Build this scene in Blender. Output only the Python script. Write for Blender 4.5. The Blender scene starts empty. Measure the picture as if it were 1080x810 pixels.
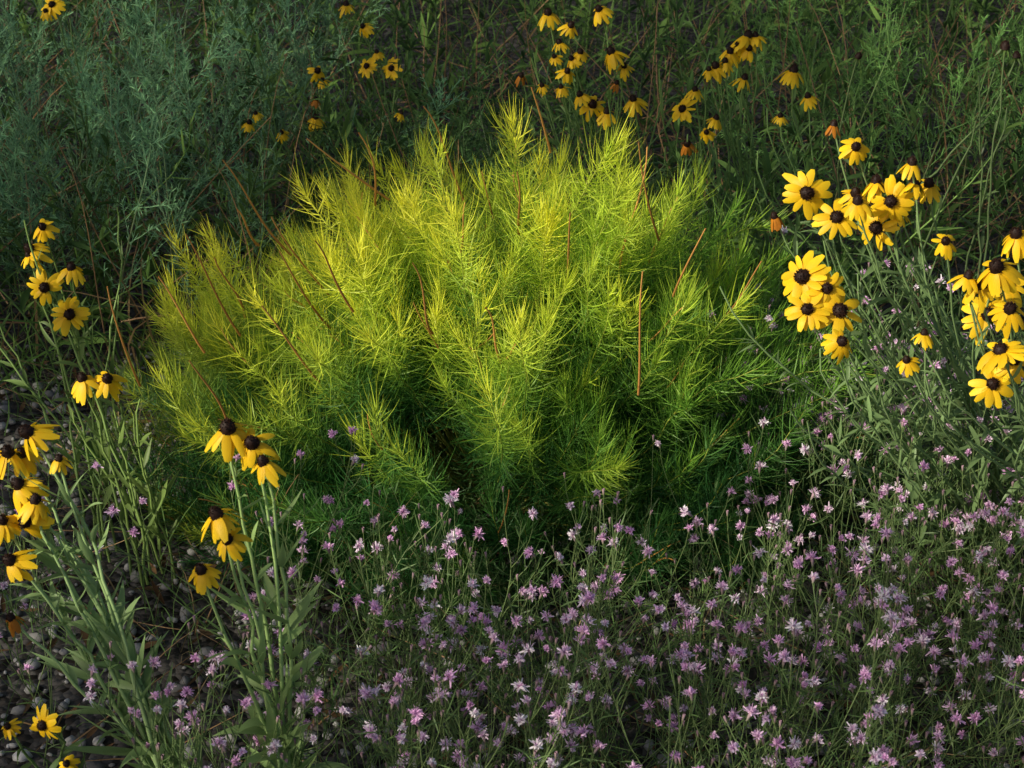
import bpy, math
import numpy as np
rng = np.random.default_rng(11)
U = rng.uniform

# ------------------------------------------------------------------ helpers
def nrm(a):
    return a / (np.linalg.norm(a, axis=-1, keepdims=True) + 1e-9)

class Builder:
    def __init__(s):
        s.v=[]; s.c=[]; s.q=[]; s.m=[]; s.n=0
    def add(s, verts, cols, quads, mat=0):
        verts = verts.reshape(-1,3); cols = np.broadcast_to(cols, verts.shape).reshape(-1,3)
        s.v.append(verts); s.c.append(cols); s.q.append(quads.reshape(-1,4)+s.n)
        s.m.append(np.full(len(quads.reshape(-1,4)), mat, dtype=np.int32)); s.n += len(verts)
    def build(s, name, mats, smooth=True):
        v=np.concatenate(s.v); c=np.concatenate(s.c); q=np.concatenate(s.q); m=np.concatenate(s.m)
        me=bpy.data.meshes.new(name)
        me.vertices.add(len(v)); me.vertices.foreach_set("co", v.astype(np.float32).ravel())
        me.loops.add(len(q)*4); me.loops.foreach_set("vertex_index", q.astype(np.int32).ravel())
        me.polygons.add(len(q)); me.polygons.foreach_set("loop_start", np.arange(0,len(q)*4,4,dtype=np.int32))
        me.polygons.foreach_set("material_index", m)
        me.update(calc_edges=True)
        me.polygons.foreach_set("use_smooth", np.full(len(q), smooth, dtype=bool))
        a=me.color_attributes.new("Col",'FLOAT_COLOR','POINT')
        c4=np.ones((len(v),4),dtype=np.float32); c4[:,:3]=np.clip(c,0,1)
        a.data.foreach_set("color", c4.ravel())
        for mt in mats: me.materials.append(mt)
        o=bpy.data.objects.new(name, me); bpy.context.scene.collection.objects.link(o)
        return o

LIN=[.55,1,.9,.08]; LANCE=[.25,.8,1,.8,.45,.04]
def blades(B, base, d, L, W, bend, prof, c0, c1, mat=0, side=None, fold=None, var=.25):
    N=len(base); K=len(prof); d=nrm(d)
    L=np.broadcast_to(L,(N,)); W=np.broadcast_to(W,(N,))
    if side is None: side=nrm(np.cross(d, rng.normal(size=(N,3))))
    s=np.linspace(0,1,K)
    p=base[:,None]+d[:,None]*(L[:,None]*s)[...,None]+bend[:,None]*(L[:,None]*s**2)[...,None]
    w=(W[:,None]*np.array(prof)[None])[...,None]*.5*side[:,None]
    br=(1+U(-var,var,size=(N,1,1)))
    c=(np.broadcast_to(c0,(N,3))[:,None]*(1-s)[None,:,None]+np.broadcast_to(c1,(N,3))[:,None]*s[None,:,None])*br
    if fold is None:
        v=np.stack([p-w,p+w],2); A=2
    else:
        n=np.cross(d,side)[:,None]*np.linalg.norm(w,axis=-1,keepdims=True)*fold
        v=np.stack([p-w,p+n,p+w],2); A=3
    cc=np.repeat(c[:,:,None],A,2)
    k=np.arange(K-1)[:,None]*A+np.arange(A-1)[None]
    f=np.stack([k,k+1,k+A+1,k+A],-1).reshape(-1,4)
    B.add(v,cc.reshape(-1,3),(np.arange(N)*K*A)[:,None,None]+f[None],mat)

def tubes(B, paths, r0, r1, col, S=5, mat=0, col1=None, var=.15):
    N,P,_=paths.shape
    t=nrm(np.gradient(paths,axis=1))
    ref=np.array([.31,.77,.12]); u=nrm(np.cross(t,ref)); w=np.cross(t,u)
    s=np.linspace(0,1,P); r=(np.broadcast_to(r0,(N,))[:,None]*(1-s)+np.broadcast_to(r1,(N,))[:,None]*s)
    a=np.arange(S)/S*2*math.pi
    v=paths[:,:,None]+r[...,None,None]*(np.cos(a)[None,None,:,None]*u[:,:,None]+np.sin(a)[None,None,:,None]*w[:,:,None])
    c0=np.broadcast_to(col,(N,3)); c1=c0 if col1 is None else np.broadcast_to(col1,(N,3))
    c=(c0[:,None]*(1-s)[None,:,None]+c1[:,None]*s[None,:,None])*(1+U(-var,var,size=(N,1,1)))
    i=np.arange(P-1)[:,None]*S; j=np.arange(S)[None]; j2=(j+1)%S
    f=np.stack([i+j,i+j2,i+S+j2,i+S+j],-1).reshape(-1,4)
    B.add(v,np.repeat(c[:,:,None],S,2).reshape(-1,3),(np.arange(N)*P*S)[:,None,None]+f[None],mat)

def bez(p0,p1,p2,p3,P=9):
    s=np.linspace(0,1,P)[None,:,None]
    return (1-s)**3*p0[:,None]+3*(1-s)**2*s*p1[:,None]+3*(1-s)*s*s*p2[:,None]+s**3*p3[:,None]

def sample(paths, s):
    N,P,_=paths.shape
    x=np.clip(s,0,.9999)*(P-1); i=x.astype(int); f=(x-i)[...,None]
    ii=np.arange(N)[:,None]
    a=paths[ii,i]; b=paths[ii,i+1]
    return a*(1-f)+b*f, nrm(b-a)

def around(t, ang):
    r=nrm(np.cross(t, rng.normal(size=t.shape)))
    return nrm(t*np.cos(ang)[...,None]+r*np.sin(ang)[...,None])

def A(*x): return np.array(x,dtype=float)
UP=A(0,0,1)

# ------------------------------------------------------------------ materials (colour per leaf in "Col")
def plantmat(name, trans=.35, gloss=.05, rough=.45):
    m=bpy.data.materials.new(name); m.use_nodes=True; nt=m.node_tree; n=nt.nodes; l=nt.links; n.clear()
    out=n.new("ShaderNodeOutputMaterial"); df=n.new("ShaderNodeBsdfDiffuse"); at=n.new("ShaderNodeAttribute"); at.attribute_name="Col"
    l.new(at.outputs["Color"],df.inputs["Color"]); last=df
    if trans>0:
        tr=n.new("ShaderNodeBsdfTranslucent"); l.new(at.outputs["Color"],tr.inputs["Color"])
        mx=n.new("ShaderNodeMixShader"); mx.inputs[0].default_value=trans
        l.new(df.outputs[0],mx.inputs[1]); l.new(tr.outputs[0],mx.inputs[2]); last=mx
    if gloss>0:
        gl=n.new("ShaderNodeBsdfGlossy"); gl.inputs["Roughness"].default_value=rough
        m2=n.new("ShaderNodeMixShader"); m2.inputs[0].default_value=gloss
        l.new(last.outputs[0],m2.inputs[1]); l.new(gl.outputs[0],m2.inputs[2]); last=m2
    l.new(last.outputs[0],out.inputs[0])
    return m
M_leaf=plantmat("foliage",.42,.02); M_petal=plantmat("petal",.3,.02,.5); M_cone=plantmat("seed_cone",0,.02,.6); M_stem=plantmat("stem",0,.03)
M_stone=plantmat("stone",0,.02,.6); M_far=plantmat("weed_foliage",.3,0)
MATS=[M_leaf,M_petal,M_cone,M_stem]; FMATS=[M_far,M_petal,M_cone,M_stem]

# ------------------------------------------------------------------ black-eyed susan
YEL=A(.90,.53,.008); YEL2=A(.93,.64,.02)
def head(B, c, n, R, kind):
    n=nrm(n); u=nrm(np.cross(n,rng.normal(size=3))); w=np.cross(n,u)
    k=rng.integers(12,17); a=np.arange(k)/k*2*math.pi+U(-.14,.14,k)
    o=np.cos(a)[:,None]*u+np.sin(a)[:,None]*w
    if kind=='f': el=U(-.25,.2,k)-.05; dr=U(.05,.45,k)
    elif kind=='s': el=U(-.95,-.35,k); dr=U(.15,.6,k)
    else: el=U(-1.3,-.8,k); dr=U(.1,.4,k)
    r0=R*.2
    keep=U(0,1,k)>{'d':.3,'c':2}.get(kind,.06)
    if keep.any():
        d=o*np.cos(el)[:,None]+n*np.sin(el)[:,None]
        L=R*U(.62,.9,k); side=nrm(np.cross(n,o)+n*U(-.4,.4,(k,1)))
        bend=-n*dr[:,None]+np.cross(n,o)*U(-.2,.2,(k,1))
        c0,c1=(YEL*.9,YEL2) if kind!='d' else (A(.55,.2,.01),A(.45,.17,.02))
        blades(B,(c+o*r0)[keep],d[keep],L[keep],(L*U(.36,.50,k))[keep],bend[keep],[.45,.85,1,.98,.85,.42],c0,c1,1,side[keep],fold=.25,var=.14)
    nr,ns=6,12; ph=np.linspace(0,1,nr)*math.pi*.55; th=np.arange(ns)/ns*2*math.pi
    rc=R*.27; hgt=R*(.3 if kind=='f' else .42)
    v=c+ (rc*np.sin(ph))[:,None,None]*(np.cos(th)[None,:,None]*u+np.sin(th)[None,:,None]*w)+(hgt*np.cos(ph))[:,None,None]*n
    v=v+rng.normal(size=v.shape)*R*.015
    i=np.arange(nr-1)[:,None]*ns; j=np.arange(ns)[None]; j2=(j+1)%ns
    B.add(v,A(.02,.009,.006),np.stack([i+j,i+ns+j,i+ns+j2,i+j2],-1).reshape(-1,4),2)
    q=110; zz=U(.0,1,q); tt=U(0,6.283,q); rr=np.sqrt(1-zz**2)
    dn=(rr*np.cos(tt))[:,None]*u+(rr*np.sin(tt))[:,None]*w
    pb=c+dn*rc*.95+zz[:,None]*n*hgt*.97
    blades(B,pb,dn+n*(zz+.3)[:,None],R*.075,R*.045,np.zeros((q,3)),[1,.8,.2],A(.018,.008,.005),A(.05,.02,.009),2,var=.5)
    k=9; a=np.arange(k)/k*6.283; o=np.cos(a)[:,None]*u+np.sin(a)[:,None]*w
    blades(B,c+o*.1*R-n*R*.06,o-n*.5,R*.5,R*.15,-n[None]*.5*np.ones((k,1)),[.8,1,.7,.1],A(.08,.14,.03),A(.1,.16,.04),0)

def susan(txt, root, spread=.03, leaves=10, leafL=.09, lean=.15, col=A(.12,.2,.06), extra=0, thick=1., lw=.16, drop=.05):
    """txt: flower heads as x,y,z,radius in millimetres + f facing / s drooping / d withered / c bare cone"""
    B=Builder(); root=A(*root); hs=[]
    for e in txt.split():
        x,y,z,r=e[:-1].split(','); hs.append((A(float(x),float(y),float(z))/1000,float(r)/1000,e[-1]))
    heads=list(hs)
    for k in range(extra):      # flowerless shoots of the same plant
        hs.append((heads[rng.integers(len(heads))][0]+rng.normal(size=3)*A(.07,.07,.05)-UP*drop,0,'x'))
    for (c,R,kind) in hs:
        n={'f':A(-.25,-.75,.55),'s':A(-.15,-.3,.9)}.get(kind,A(.1,-.1,1))+rng.normal(size=3)*.25
        n=nrm(n)
        if R>0: head(B,c,n,R,kind)
        r=root+A(U(-spread,spread),U(-spread,spread),0); h=c[2]
        back=nrm(n+UP*1.2)
        p=bez(r[None],(r+A(0,0,h*.5)+(c-r)*A(lean,lean,0))[None],(c-back*h*.33-(c-r)*A(lean,lean,0)*.5)[None],(c-n*R*.08)[None],14)
        p[:,1:-1]+=rng.normal(size=(1,12,3))*.0025
        tubes(B,p,.0026*thick,.0014*thick**.5,col*.9,6,3,col1=col*1.15)
        m=leaves; s=np.sort(U(.12,.93,m))[None]; pos,t=sample(p,s); pos=pos[0]; t=t[0]
        d=around(t,U(.4,1.0,m)); LL=leafL*(1.2-.8*s[0])*U(.6,1.15,m)
        blades(B,pos,d,LL,LL*U(lw-.04,lw+.04,m),-UP*U(-.2,.6,(m,1))+rng.normal(size=(m,3))*.1,LANCE,col*.85,col*1.15,0,
               side=nrm(np.cross(d,UP)+rng.normal(size=(m,3))*.4),fold=.35)
        m=70; pos,t=sample(p,U(.3,1,(1,m)))
        blades(B,pos[0],around(t[0],U(1.2,1.6,m)),.0035,.0005,np.zeros((m,3)),[1,.3],A(.3,.35,.22),A(.35,.4,.3),3)
    return B.build("black_eyed_susan_plant",MATS)

GB=A(.20,.31,.12); GM=A(.17,.28,.09); GF=A(.13,.22,.07)
susan("440,-5,723,39f 485,-21,690,36f 535,-72,694,37f 547,-89,742,34f 492,-124,754,27s 530,-61,761,26s 607,-59,756,28s 569,-100,803,25s 617,-150,704,23s 397,7,680,20d 476,17,821,20d 495,-61,814,25s 505,-40,735,27s 560,-70,720,27s 580,-90,770,26s",(.88,.18,0),.09,15,.08,.35,GB,12)
susan("417,-155,651,41f 468,-184,611,40f 421,-188,615,33f 461,-250,594,27s 555,-253,566,20s 584,-219,591,20s 450,-170,640,30f",(.80,.04,0),.08,14,.08,.35,GB,12,drop=.12)
susan("648,-304,729,37s 697,-210,738,30s 636,-283,695,30s 672,-213,618,38f 653,-354,630,36f 670,-286,546,32f 700,-195,657,32f 665,-330,680,31s 690,-300,590,31f 615,-290,710,24s",(.98,.05,0),.08,15,.08,.25,GB,14,drop=.1)
susan("854,492,803,30c 905,589,758,26c 608,528,776,22c",(.75,.8,0),.2,9,.08,.25,A(.10,.15,.06),3)
susan("72,958,740,29s 117,947,718,25s 174,962,747,27s 110,906,637,23s 136,923,671,23s 94,932,688,21s 198,923,671,31s 19,902,629,19d 161,876,578,33s 242,880,587,27s 208,895,616,18d 119,917,659,21s 189,869,565,27s 60,893,612,18s 98,891,609,19s 136,885,595,25s 85,919,663,18s 225,930,640,22s",(.25,1.05,0),.1,13,.09,.2,GM,10)
susan("330,775,602,28f 339,745,541,26d 354,792,634,21s 394,813,675,28s 422,825,700,25s 455,839,727,30s 458,828,705,23s 449,802,654,25s 394,767,585,21s 376,755,561,19s 412,817,683,21s 436,831,711,23s 381,809,669,19s 471,839,727,23s 440,850,690,20s",(.55,1.0,0),.1,13,.09,.2,GM,10)
susan("544,809,667,32s 572,786,623,23s 519,769,589,19s",(.72,1.0,0),.06,12,.09,.2,GM,6)
susan("-433,1296,522,26s -323,1301,531,26f -268,1299,527,26f -331,1341,610,22s -369,1363,653,24s -247,1253,437,17s -422,1287,503,18s -300,1310,560,18s",(-.25,1.5,0),.12,9,.08,col=GF,extra=8)
susan("-585,1244,418,22s -437,1248,428,24s -513,1234,399,19s -437,1268,465,18d -570,1253,437,17s -450,1255,410,16s",(-.42,1.4,0),.1,9,.08,col=GF,extra=6)
susan("-997,1264,679,28f -1011,1258,666,19s",(-1.0,1.5,0),.05,8,.07,col=GF,extra=2)
susan("-770,206,584,24s -790,189,552,30s -767,161,496,32f -723,175,524,27s -726,141,456,34f -793,184,542,19s",(-.68,.1,0),.06,11,.08,col=A(.16,.25,.07),extra=5)
susan("-692,48,384,31s -652,48,384,31s",(-.60,.05,0),.03,11,.08,col=A(.18,.27,.07),extra=3)
susan("-609,-518,595,33s -635,-530,572,30s -621,-548,536,30s -612,-569,496,30s -631,-591,451,30s -641,-569,496,25s -571,-533,565,18s -631,-624,387,20d -627,-500,554,26s -600,-560,520,26s",(-.40,-.66,0),.05,17,.10,.45,A(.27,.40,.16),0,1.35,.17)
susan("-333,-648,671,35s -304,-656,656,31s -291,-666,636,25s -346,-694,581,30s -333,-707,555,25s -364,-723,523,25s",(-.28,-.70,0),.012,15,.105,.15,A(.29,.43,.15),0,1.4,.17)
susan("-635,-686,265,16s -591,-685,267,25f -561,-707,223,17s",(-.62,-.60,0),.03,6,.07)

# ------------------------------------------------------------------ threadleaf bluestar shrub
B=Builder()
N=560
az=U(0,2*math.pi,N); sz=U(.0,1,N)**.95; rz=(1-sz**2.6)**.5
rad=.54+.46*U(0,1,N)**.6
lump=1+.08*np.sin(az*3+1.3)+.07*np.sin(az*7+sz*9)
ex=np.cos(az)*rz; ey=np.sin(az)*rz
sx=np.where(ex<0,.79,.68)
top=.625*(1+.09*np.sin(az*5+sz*6))*(1-np.where(ex<0,.22,.10)*np.abs(ex)**1.5)
end=np.stack([-.02+ex*sx*rad*lump, .33+ey*.50*rad*lump, .04+sz*top*rad**.75],1)
tall=(U(0,1,N)<.24)&(sz>.45)          # some shoots stand up above the rest
end[:,2]+=np.where(tall,U(.02,.085,N),0)
end[:,2]=np.minimum(end[:,2],.71+.02*U(-1,1,N))
base=np.stack([-.02+ex*.1*U(.3,1.2,N), .34+ey*.1*U(.3,1.2,N), np.zeros(N)],1)
h=end[:,2:3]
out=(end-base)*A(1,1,0)
p1=base+UP*h*.35+out*.3
p2=end-nrm(out*.65+UP*(.36+.6*tall[:,None])+rng.normal(size=(N,3))*.13)*.22*U(.7,1.2,(N,1))
paths=bez(base,p1,p2,end,14)
paths[:,4:]+=np.cumsum(rng.normal(size=(N,10,3))*.0045,axis=1)
tubes(B,paths,.0020,.0006,A(.15,.15,.04),4,3,col1=A(.32,.36,.05))
M=245
s=1-U(0,1,(N,M))**1.0*.52
pos,t=sample(paths,s)
pos=pos.reshape(-1,3); t=t.reshape(-1,3); sf=s.ravel()
ang=1.25-.85*np.clip((sf-.88)/.12,0,1)+U(-.3,.3,len(sf))
d=around(t,ang)
L=U(.036,.070,len(sf))*(1-.5*np.clip((sf-.84)/.16,0,1))
stemvar=np.repeat(rng.normal(size=N),M)
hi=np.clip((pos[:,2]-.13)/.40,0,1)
lime=np.clip(hi*1.05-.14*np.clip(pos[:,0],0,1)*2+.14*stemvar,0,1)*np.clip((sf-.52)/.3,0,1)  # green to lime leaf tone; shade low and on the right painted in too
lit_gold=np.clip((hi*1.2-.48)+(-pos[:,0]*.85)-.0+.18*stemvar,0,1)*np.clip((sf-.64)/.3,0,1)  # golden tips, with the sunlit upper-left side painted into the leaf colour
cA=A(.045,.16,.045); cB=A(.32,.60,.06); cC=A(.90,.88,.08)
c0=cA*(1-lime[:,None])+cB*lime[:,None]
c0=c0*(1-lit_gold[:,None])+cC*lit_gold[:,None]
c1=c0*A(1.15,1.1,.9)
curl=U(-.3,1.2,(len(sf),1))
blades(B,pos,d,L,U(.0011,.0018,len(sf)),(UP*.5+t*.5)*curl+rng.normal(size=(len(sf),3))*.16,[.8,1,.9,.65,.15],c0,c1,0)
# last year's dry stems: tip and foot (in the foliage), millimetres
pods="-520,125,605,-470,209,409 -474,108,571,-457,219,428 -645,87,530,-635,170,333 -461,178,710,-387,270,529 -382,129,632,-319,221,471 -141,217,786,-90,304,615 -375,-72,568,-318,21,411 196,-48,614,202,16,400 92,111,646,93,208,500 8,150,700,11,250,567 -367,88,591,-314,180,431 31,252,806,61,355,675 214,171,734,185,227,530 202,191,734,242,261,560 -244,198,748,-234,298,603 -484,-109,495,-458,-13,343 -329,211,734,-226,318,603 -435,126,646,-427,239,546 -300,10,640,-262,90,500 -560,80,550,-520,150,400 -150,-30,620,-130,50,480 300,60,640,270,150,500 -40,-60,560,-20,20,440 400,120,560,360,200,430"
pa=[]
for e in pods.split():
    q=np.array([float(k) for k in e.split(',')])/1000; tp=q[:3]; bt=q[3:]
    bt=bt+(bt-tp)*.15
    pa.append(bez(bt[None],(bt*.65+tp*.35+rng.normal(size=3)*.009)[None],(bt*.3+tp*.7+rng.normal(size=3)*.009)[None],tp[None],10)[0])
pa=np.array(pa)
tubes(B,pa,.0023,.0011,A(.44,.20,.055),5,3,col1=A(.60,.30,.09),var=.35)
k=90; ii=rng.integers(0,N,k); q0=paths[ii,11]; q1=q0+nrm(paths[ii,13]-paths[ii,9]+rng.normal(size=(k,3))*.03)*U(.05,.11,(k,1))
tubes(B,bez(q0,q0*.6+q1*.4+rng.normal(size=(k,3))*.004,q0*.3+q1*.7+rng.normal(size=(k,3))*.004,q1,7),.0016,.0009,A(.42,.20,.05),4,3,col1=A(.57,.29,.08),var=.3)
B.build("threadleaf_bluestar_shrub",MATS)

# ------------------------------------------------------------------ purple wildflowers
B=Builder()
def patch_pts(n):
    out=[]
    while len(out)<n:
        x=U(-.85,1.35); y=U(-1.05,.42)
        if y> -.20 and -.38<x<.42: continue
        if y> -.12 and x<-.38: continue
        if x<-.42 and U()<.82: continue
        if x<-.1 and U()<.2: continue
        if y>.15 and x>.95 and U()<.5: continue
        if np.sin(x*7+1)*np.sin(y*8+x*3)<-.25 and U()<.6: continue
        out.append((x,y,0))
    return np.array(out)
n=580
r=patch_pts(n); hh=U(.17,.39,n)
nearb=(r[:,1]>-.42)&(r[:,0]<.42)&(r[:,0]>-.3); hh=np.where(nearb,hh*.82,hh)
tip=r+np.stack([rng.normal(size=n)*.06,rng.normal(size=n)*.06,hh],1)
main=bez(r,r+UP*hh[:,None]*.4+rng.normal(size=(n,3))*.025,tip-UP*.08+rng.normal(size=(n,3))*.03,tip,10)
tubes(B,main,.0012,.0006,A(.13,.19,.07),4,3,col1=A(.17,.24,.09))
nb=5; s=U(.35,.9,(n,nb)); bp,bt=sample(main,s); bp=bp.reshape(-1,3); bt=bt.reshape(-1,3)
bl=U(.05,.14,len(bp))[:,None]; bd=around(bt,U(.5,.9,len(bp))); bd=nrm(bd+UP*.5)
be=bp+bd*bl+UP*bl*.2
br=bez(bp,bp+bd*bl*.4+rng.normal(size=bp.shape)*.006,be-UP*bl*.3,be,6)
tubes(B,br,.0008,.0005,A(.14,.20,.07),3,3)
for pth,m in ((main,15),(br,3)):
    k=len(pth); s=U(.08,.95,(k,m)); pos,t=sample(pth,s); pos=pos.reshape(-1,3); t=t.reshape(-1,3)
    q=len(pos)
    blades(B,pos,around(t,U(.5,1.2,q)),U(.018,.045,q),U(.0012,.0024,q),-UP*U(-.3,.5,(q,1)),LIN,A(.11,.19,.06),A(.16,.26,.09),0)
tips=np.concatenate([main[:,-1],br[:,-1]]); td=np.concatenate([nrm(main[:,-1]-main[:,-2]),nrm(br[:,-1]-br[:,-2])])
sel=U(0,1,len(tips))<.52; ft=tips[sel]; fd=nrm(td[sel]+rng.normal(size=(sel.sum(),3))*.35)
k=len(ft); sc=U(.7,1.4,k)
cal=np.stack([ft,ft+fd*.004*sc[:,None],ft+fd*.009*sc[:,None]],1)
tubes(B,cal,.0012,.0030,A(.15,.17,.09),5,3,col1=A(.38,.22,.30))
# domed pompom of many short florets, with fine filaments
m=46
c=np.repeat(ft+fd*(.0085*sc)[:,None],m,0); dd=np.repeat(fd,m,0); q=len(c)
dirs=around(dd,U(.0,1.0,q)**.6*1.75)
shade=np.repeat(U(0,1,k)**1.4,m)[:,None]
pink=A(.88,.52,.82)*(1-shade)+A(.96,.90,.94)*shade
S_=np.repeat(sc,m)
start=c+dirs*(S_*U(.0012,.0038,q))[:,None]
blades(B,start,nrm(dirs+rng.normal(size=(q,3))*.25),S_*U(.0024,.0048,q),U(.0016,.0028,q),rng.normal(size=(q,3))*.4,[.5,1,.6],pink*.88,pink*1.05,1,var=.2)
B_=around(dd,U(0,1.1,q))[::3]
blades(B,c[::3],B_,S_[::3]*U(.006,.0095,len(B_)),.0007,np.zeros((len(B_),3)),[1,.6],A(.5,.2,.45),A(.9,.55,.85),1)
bt_=tips[~sel]; bdv=td[~sel]
cal=np.stack([bt_,bt_+bdv*.004,bt_+bdv*.009],1); tubes(B,cal,.0012,.0020,A(.16,.17,.08),5,3,col1=A(.38,.24,.30))
B.build("purple_wildflower_patch",MATS)

# ------------------------------------------------------------------ low tangle of weeds round the flowers
B=Builder()
n=6300
x=U(-1.3,1.6,n); y=U(-1.2,.9,n)
keep=~((x<-.38)&(y<-.20)&(U(0,1,n)<.88))&(U(0,1,n)<.45+.55*(np.sin(x*9+1)*np.sin(y*11+x*4)>-.30))
x=x[keep]; y=y[keep]; n=len(x)
b=np.stack([x,y,np.zeros(n)],1)
d=nrm(np.stack([rng.normal(size=n)*.5,rng.normal(size=n)*.5,np.ones(n)],1))
dry=(U(0,1,n)<.14)[:,None]
col=np.where(dry,A(.25,.19,.10),A(.11,.19,.06))
blades(B,b,d,U(.06,.26,n),U(.0013,.003,n),np.stack([rng.normal(size=n)*.5,rng.normal(size=n)*.5,-U(0,.5,n)],1),[.8,1,.9,.6,.1],col,col*1.35,0,var=.45)
n=1350; b=np.stack([U(-.38,1.6,n),U(-1.1,.9,n),np.zeros(n)],1); hh=U(.08,.25,(n,1))
e=b+UP*hh+rng.normal(size=(n,3))*A(.07,.07,.01)
pt=bez(b,b+UP*hh*.5,e-UP*hh*.2+rng.normal(size=(n,3))*.02,e,6)
tubes(B,pt,.0009,.0005,A(.11,.16,.05),3,3)
m=17; pos,t=sample(pt,U(.15,1,(n,m))); pos=pos.reshape(-1,3); t=t.reshape(-1,3); q=len(pos)
blades(B,pos,around(t,U(.5,1.2,q)),U(.012,.034,q),U(.0013,.0028,q),UP*U(-.3,.3,(q,1)),LIN,A(.10,.18,.065),A(.14,.24,.085),0,var=.4)
B.build("low_weeds",FMATS)

# ------------------------------------------------------------------ background weeds
def feathery(name, n, xr, yr, hr, col, sway, nbr=26, nl=14):
    B=Builder()
    b=np.stack([U(*xr,n),U(*yr,n),np.zeros(n)],1); hh=U(*hr,(n,1))
    e=b+UP*hh+np.stack([rng.normal(size=n)*.18+sway,rng.normal(size=n)*.12,np.zeros(n)],1)
    pt=bez(b,b+UP*hh*.5,e-UP*hh*.3+rng.normal(size=(n,3))*.03,e,9)
    tubes(B,pt,.0025,.0009,A(.16,.12,.06),4,3,col1=col*1.2)
    tone=U(.4,1.5,(n,1,1))
    s=U(.15,1,(n,nbr)); pos,t=sample(pt,s); pos=pos.reshape(-1,3); t=t.reshape(-1,3); q=len(pos)
    cb=(np.ones((n,nbr,1))*tone).reshape(-1,1)*col
    d=around(t,U(.5,1.2,q)); L=U(.06,.17,(q,1))*(1.25-s.reshape(-1,1)*.8)
    e2=pos+d*L+UP*L*.15
    p2=bez(pos,pos+d*L*.4,e2-d*L*.2+UP*L*.05,e2,4)
    tubes(B,p2,.0011,.0006,cb,3,3)
    pos,t=sample(p2,U(.1,1,(q,nl))); pos=pos.reshape(-1,3); t=t.reshape(-1,3); w=len(pos)
    cw=np.repeat(cb,nl,0)
    blades(B,pos,around(t,U(.4,1.1,w)),U(.008,.024,w),U(.0016,.0028,w),np.zeros((w,3)),[1,.9,.3],cw,cw*1.3,0,var=.3)
    return B.build(name,FMATS)
feathery("feathery_sagebrush",120,(-1.75,-.5),(.85,2.3),(.35,.75),A(.20,.37,.18),.0)
feathery("feathery_sagebrush",26,(-.5,.1),(.95,1.5),(.3,.5),A(.09,.18,.06),.0,22,12)
feathery("feathery_sagebrush",70,(.75,1.9),(1.1,2.4),(.35,.65),A(.15,.30,.08),.0,24,12)

B=Builder()
n=860
x=U(-2.4,2.6,n); y=.75+U(0,1,n)**1.2*4.6
keep=~((np.abs(x)<.6)&(y<.98))&(U(0,1,n)<.45+.55*(np.sin(x*5+2)*np.sin(y*5)>-.2)); x=x[keep]; y=y[keep]; n=len(x)
hh=U(.2,.6,(n,1))*(1+.12*np.clip(y-1,0,4))[:,None]
b=np.stack([x,y,np.zeros(n)],1); e=b+UP*hh+rng.normal(size=(n,3))*A(.17,.12,.02)
pt=bez(b,b+UP*hh*.5,e-UP*hh*.3+rng.normal(size=(n,3))*.03,e,9)
tone=U(0,1,(n,1))**1.8; sc=A(.055,.11,.035)*(1-tone)+A(.25,.42,.10)*tone
tubes(B,pt,.003,.001,sc*.9,4,3)
m=30; s=U(.1,1,(n,m)); pos,t=sample(pt,s); pos=pos.reshape(-1,3); t=t.reshape(-1,3); q=len(pos)
d=around(t,U(.5,1.2,q)); LL=U(.05,.12,q)*(1.2-.6*s.ravel()); cc=np.repeat(sc,m,0)
blades(B,pos,d,LL,LL*U(.10,.19,q),-UP*U(-.1,.5,(q,1)),LANCE,cc*.8,cc*1.1,0,side=nrm(np.cross(d,UP)+rng.normal(size=(q,3))*.4),fold=.3,var=.35)
n=5800; x=U(-2.6,2.8,n); y=.7+U(0,1,n)**1.1*5
b=np.stack([x,y,np.zeros(n)],1)
d=nrm(np.stack([rng.normal(size=n)*.45,rng.normal(size=n)*.4,np.ones(n)],1))
dry=(U(0,1,n)<.2)[:,None]; col=np.where(dry,A(.28,.19,.09),A(.085,.165,.04))
blades(B,b,d,U(.15,.5,n),U(.0025,.006,n),np.stack([rng.normal(size=n)*.4,rng.normal(size=n)*.4,-U(0,.6,n)],1),[.8,1,.9,.7,.5,.1],col,col*1.3,0,var=.5)
B.build("background_weeds",FMATS)

B=Builder()
n=420; x=U(-1.8,1.9,n); y=U(.75,2.8,n)
b=np.stack([x,y,U(0,.15,n)],1); L=U(.2,.6,(n,1)); d=nrm(np.stack([rng.normal(size=n)*.8,rng.normal(size=n)*.5,U(.2,1.4,n)],1))
e=b+d*L; pt=bez(b,b+d*L*.4+rng.normal(size=(n,3))*.02,e-d*L*.3+rng.normal(size=(n,3))*.03,e,8)
tubes(B,pt,U(.0012,.003,n),.0008,A(.30,.18,.085),4,3,var=.5)
n=200; x=U(-1.3,1.4,n); y=U(-.9,.7,n)
b=np.stack([x,y,U(0,.03,n)],1); L=U(.08,.25,(n,1)); d=nrm(np.stack([rng.normal(size=n),rng.normal(size=n),U(.0,.5,n)],1))
e=b+d*L; pt=bez(b,b+d*L*.4,e-d*L*.3+rng.normal(size=(n,3))*.01,e,6)
tubes(B,pt,U(.001,.002,n),.0007,A(.24,.15,.07),4,3,var=.5)
B.build("dry_twigs",MATS)
B=Builder()
n=5000; b=np.stack([U(-2.2,2.2,n),U(-1.2,3,n),U(.004,.03,n)],1); d=nrm(np.stack([rng.normal(size=n),rng.normal(size=n),rng.normal(size=n)*.25],1))
t_=U(0,1,(n,1)); col=A(.16,.09,.045)*(1-t_)+A(.07,.05,.03)*t_
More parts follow.
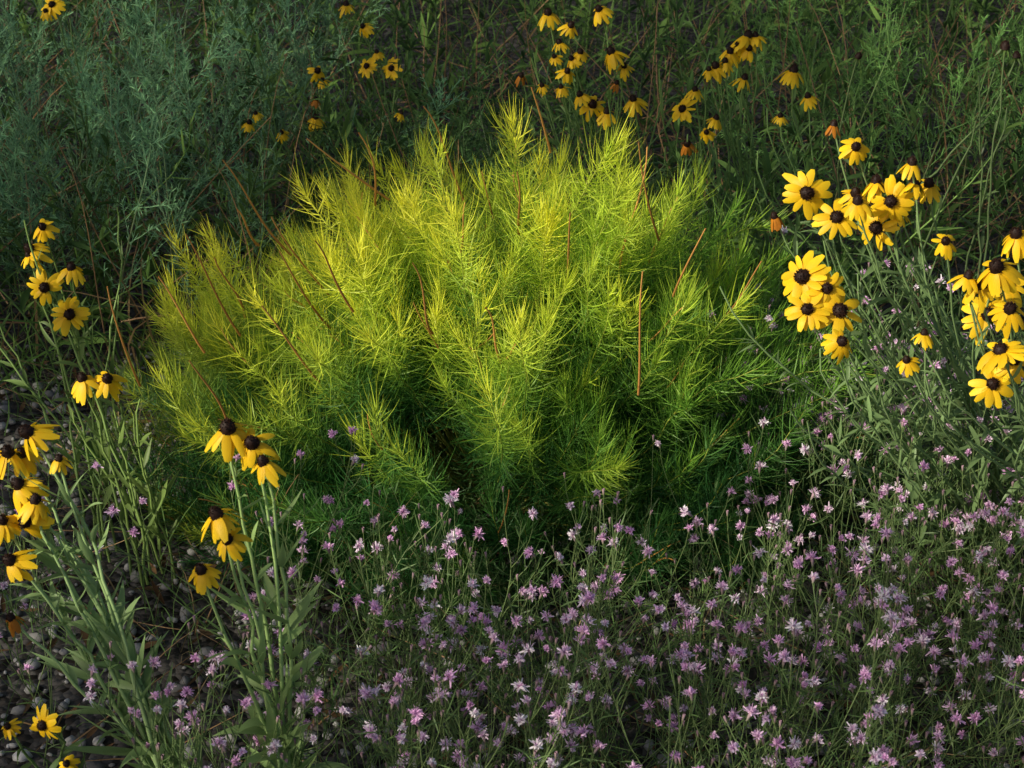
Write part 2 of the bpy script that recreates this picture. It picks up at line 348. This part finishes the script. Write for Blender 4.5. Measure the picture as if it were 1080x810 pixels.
blades(B,b,d,U(.015,.05,n),U(.004,.014,n),UP*U(-.3,.4,(n,1)),LANCE,col,col*1.2,0,side=nrm(np.cross(d,UP+rng.normal(size=(n,3))*.4)),fold=.3,var=.5)
B.build("leaf_litter",FMATS)

# ------------------------------------------------------------------ ground
def gz(x,y):
    return .012*np.sin(x*5.1+1)*np.sin(y*4.3)+.006*np.sin(x*17+y*9)
gx=np.concatenate([[-60,-25,-10,-5],np.linspace(-3,3,121),[5,10,25,60]])
gy=np.concatenate([[-60,-20,-8,-4],np.linspace(-2.5,4.5,141),[7,12,30,80]])
X,Y=np.meshgrid(gx,gy); Z=gz(X,Y)-.006
fade=((np.abs(X)<3.1)&(Y>-2.6)&(Y<4.6)); Z=np.where(fade,Z,-.006)
B=Builder(); W=len(gx); i=np.arange(len(gy)-1)[:,None]*W; j=np.arange(W-1)[None]
B.add(np.stack([X,Y,Z],-1),A(.04,.035,.03),np.stack([i+j,i+j+1,i+W+j+1,i+W+j],-1).reshape(-1,4),0)
mg=bpy.data.materials.new("gravel_soil"); mg.use_nodes=True; nt=mg.node_tree; nn=nt.nodes; ll=nt.links
pr=nn["Principled BSDF"]; pr.inputs["Roughness"].default_value=.9; pr.inputs["Specular IOR Level"].default_value=.1
tc=nn.new("ShaderNodeTexCoord"); vo=nn.new("ShaderNodeTexVoronoi"); vo.inputs["Scale"].default_value=70
nz=nn.new("ShaderNodeTexNoise"); nz.inputs["Scale"].default_value=3; nz.inputs["Detail"].default_value=5
cr=nn.new("ShaderNodeValToRGB"); cr.color_ramp.elements[0].color=(.016,.013,.010,1); cr.color_ramp.elements[1].color=(.17,.16,.15,1)
bw=nn.new("ShaderNodeSeparateColor"); mm=nn.new("ShaderNodeMath"); mm.operation='MULTIPLY'
ll.new(tc.outputs["Object"],vo.inputs["Vector"]); ll.new(tc.outputs["Object"],nz.inputs["Vector"])
ll.new(vo.outputs["Color"],bw.inputs[0]); ll.new(bw.outputs[0],mm.inputs[0]); ll.new(nz.outputs["Fac"],mm.inputs[1])
ll.new(mm.outputs[0],cr.inputs[0]); ll.new(cr.outputs[0],pr.inputs["Base Color"])
bm=nn.new("ShaderNodeBump"); bm.inputs["Strength"].default_value=.8; bm.inputs["Distance"].default_value=.01; bm.invert=True
ll.new(vo.outputs["Distance"],bm.inputs["Height"]); ll.new(bm.outputs[0],pr.inputs["Normal"])
B.build("gravel_ground",[mg])

B=Builder(); n=7000
x=U(-1.5,1.7,n); y=U(-1.2,1.0,n)
r=.004+.011*U(0,1,n)**3
ns,nr=7,5; ph=np.linspace(.05,math.pi-.05,nr); th=np.arange(ns)/ns*2*math.pi
S=np.stack([np.sin(ph)[:,None]*np.cos(th),np.sin(ph)[:,None]*np.sin(th),np.repeat(np.cos(ph)[:,None],ns,1)],-1)
ax=U(.6,1.3,(n,1,1,3))*A(1,1,.7)
v=S[None]*(1+U(-.16,.16,(n,nr,ns,1)))*ax*r[:,None,None,None]
a=U(0,6.28,n)[:,None,None]; vx=v[...,0]*np.cos(a)-v[...,1]*np.sin(a); vy=v[...,0]*np.sin(a)+v[...,1]*np.cos(a)
v=np.stack([vx+x[:,None,None],vy+y[:,None,None],v[...,2]+(gz(x,y)+r*.25-.004)[:,None,None]],-1)
g_=U(.10,.38,(n,1))*np.where(U(0,1,(n,1))<.06,1.4,1); col=g_*A(1,.98,.95)
i=np.arange(nr-1)[:,None]*ns; j=np.arange(ns)[None]; j2=(j+1)%ns
f=np.stack([i+j,i+ns+j,i+ns+j2,i+j2],-1).reshape(-1,4)
B.add(v,np.repeat(col[:,None],nr*ns,1).reshape(-1,3),(np.arange(n)*nr*ns)[:,None,None]+f[None],0)
B.build("gravel_stones",[M_stone])

# ------------------------------------------------------------------ unseen tree added behind the photographer, left, to block and shape the sun
SD=nrm(A(-.72,-.46,.52)); kz=.52/.46; kx=.72/.46
B=Builder()
n=22000
y=U(-4.7,-3.5,n); x=U(-14,-3.6,n); z=U(2.8,9.8,n)
w=z+kz*y; xp=x-kx*y
edge=.10*np.sin(xp*5)+.06*np.sin(xp*13+1)
gap=(w>.18+edge)&(w<1.40+edge*.6)&(xp>-1.9)&(xp<1.7)  # slot left in the crown so sun reaches shrub and side flowers
hole=(((xp-.31)**2+(w+.09)**2)<.03)|(((xp-.69)**2+(w+.04)**2)<.03)  # openings shaped to put sun on the front-left flower heads
keep=~gap&~hole
pos=np.stack([x,y,z],1)[keep]; n=len(pos)
d=nrm(rng.normal(size=(n,3)))
blades(B,pos-d*.05,d,U(.08,.13,n),U(.05,.08,n),-UP*U(0,.3,(n,1)),[.2,1,.1],A(.05,.09,.02),A(.07,.12,.03),0)
tr=bez(A(-9.5,-4.3,-.1)[None],A(-9.4,-4.2,2.5)[None],A(-9.0,-4.3,5)[None],A(-9.1,-4.1,9)[None],14)
tubes(B,tr,.24,.05,A(.09,.065,.045),10,3)
lim=[]
for k in range(12):
    s0=A(*tr[0][4+k//2]); e=A(U(-14,-4),U(-4.6,-3.7),U(3,9.5))
    if abs(e[2]-5.3)<.9: e[2]+=1.8
    lim.append(bez(s0[None],(s0+(e-s0)*.3+UP*.3)[None],(s0+(e-s0)*.7+UP*.3)[None],e[None],8)[0])
tubes(B,np.array(lim),.08,.015,A(.09,.065,.045),7,3)
B.build("added_shade_tree",[M_far,M_petal,M_cone,M_stem])

# ------------------------------------------------------------------ light, sky, camera
sc=bpy.context.scene
wd=bpy.data.worlds.new("World"); sc.world=wd; wd.use_nodes=True
sky=wd.node_tree.nodes.new("ShaderNodeTexSky"); sky.sky_type='NISHITA'; sky.sun_disc=False
sky.sun_elevation=math.asin(SD[2]); sky.sun_rotation=math.atan2(SD[0],SD[1])
sky.air_density=.9; sky.dust_density=3; sky.ozone_density=.7
bg=wd.node_tree.nodes["Background"]; bg.inputs[1].default_value=.105
wd.node_tree.links.new(sky.outputs[0],bg.inputs[0])
from mathutils import Vector
ld=bpy.data.lights.new("sun",'SUN'); ld.energy=5; ld.angle=math.radians(.5); ld.color=(1,.92,.75)
lo=bpy.data.objects.new("sun",ld); sc.collection.objects.link(lo); lo.rotation_euler=Vector(SD).to_track_quat('Z','Y').to_euler()
lo.location=(-6,-4,5)
cd=bpy.data.cameras.new("camera"); co=bpy.data.objects.new("camera",cd); sc.collection.objects.link(co)
cd.sensor_width=36; cd.lens=60; cd.clip_end=300; cd.clip_start=.05
co.location=(0,-2.406,1.626); co.rotation_euler=(math.radians(90-27),0,0)
cd.dof.use_dof=True; cd.dof.focus_distance=2.65; cd.dof.aperture_fstop=14
sc.camera=co
sc.view_settings.view_transform='Standard'; sc.view_settings.look='None'; sc.view_settings.exposure=0
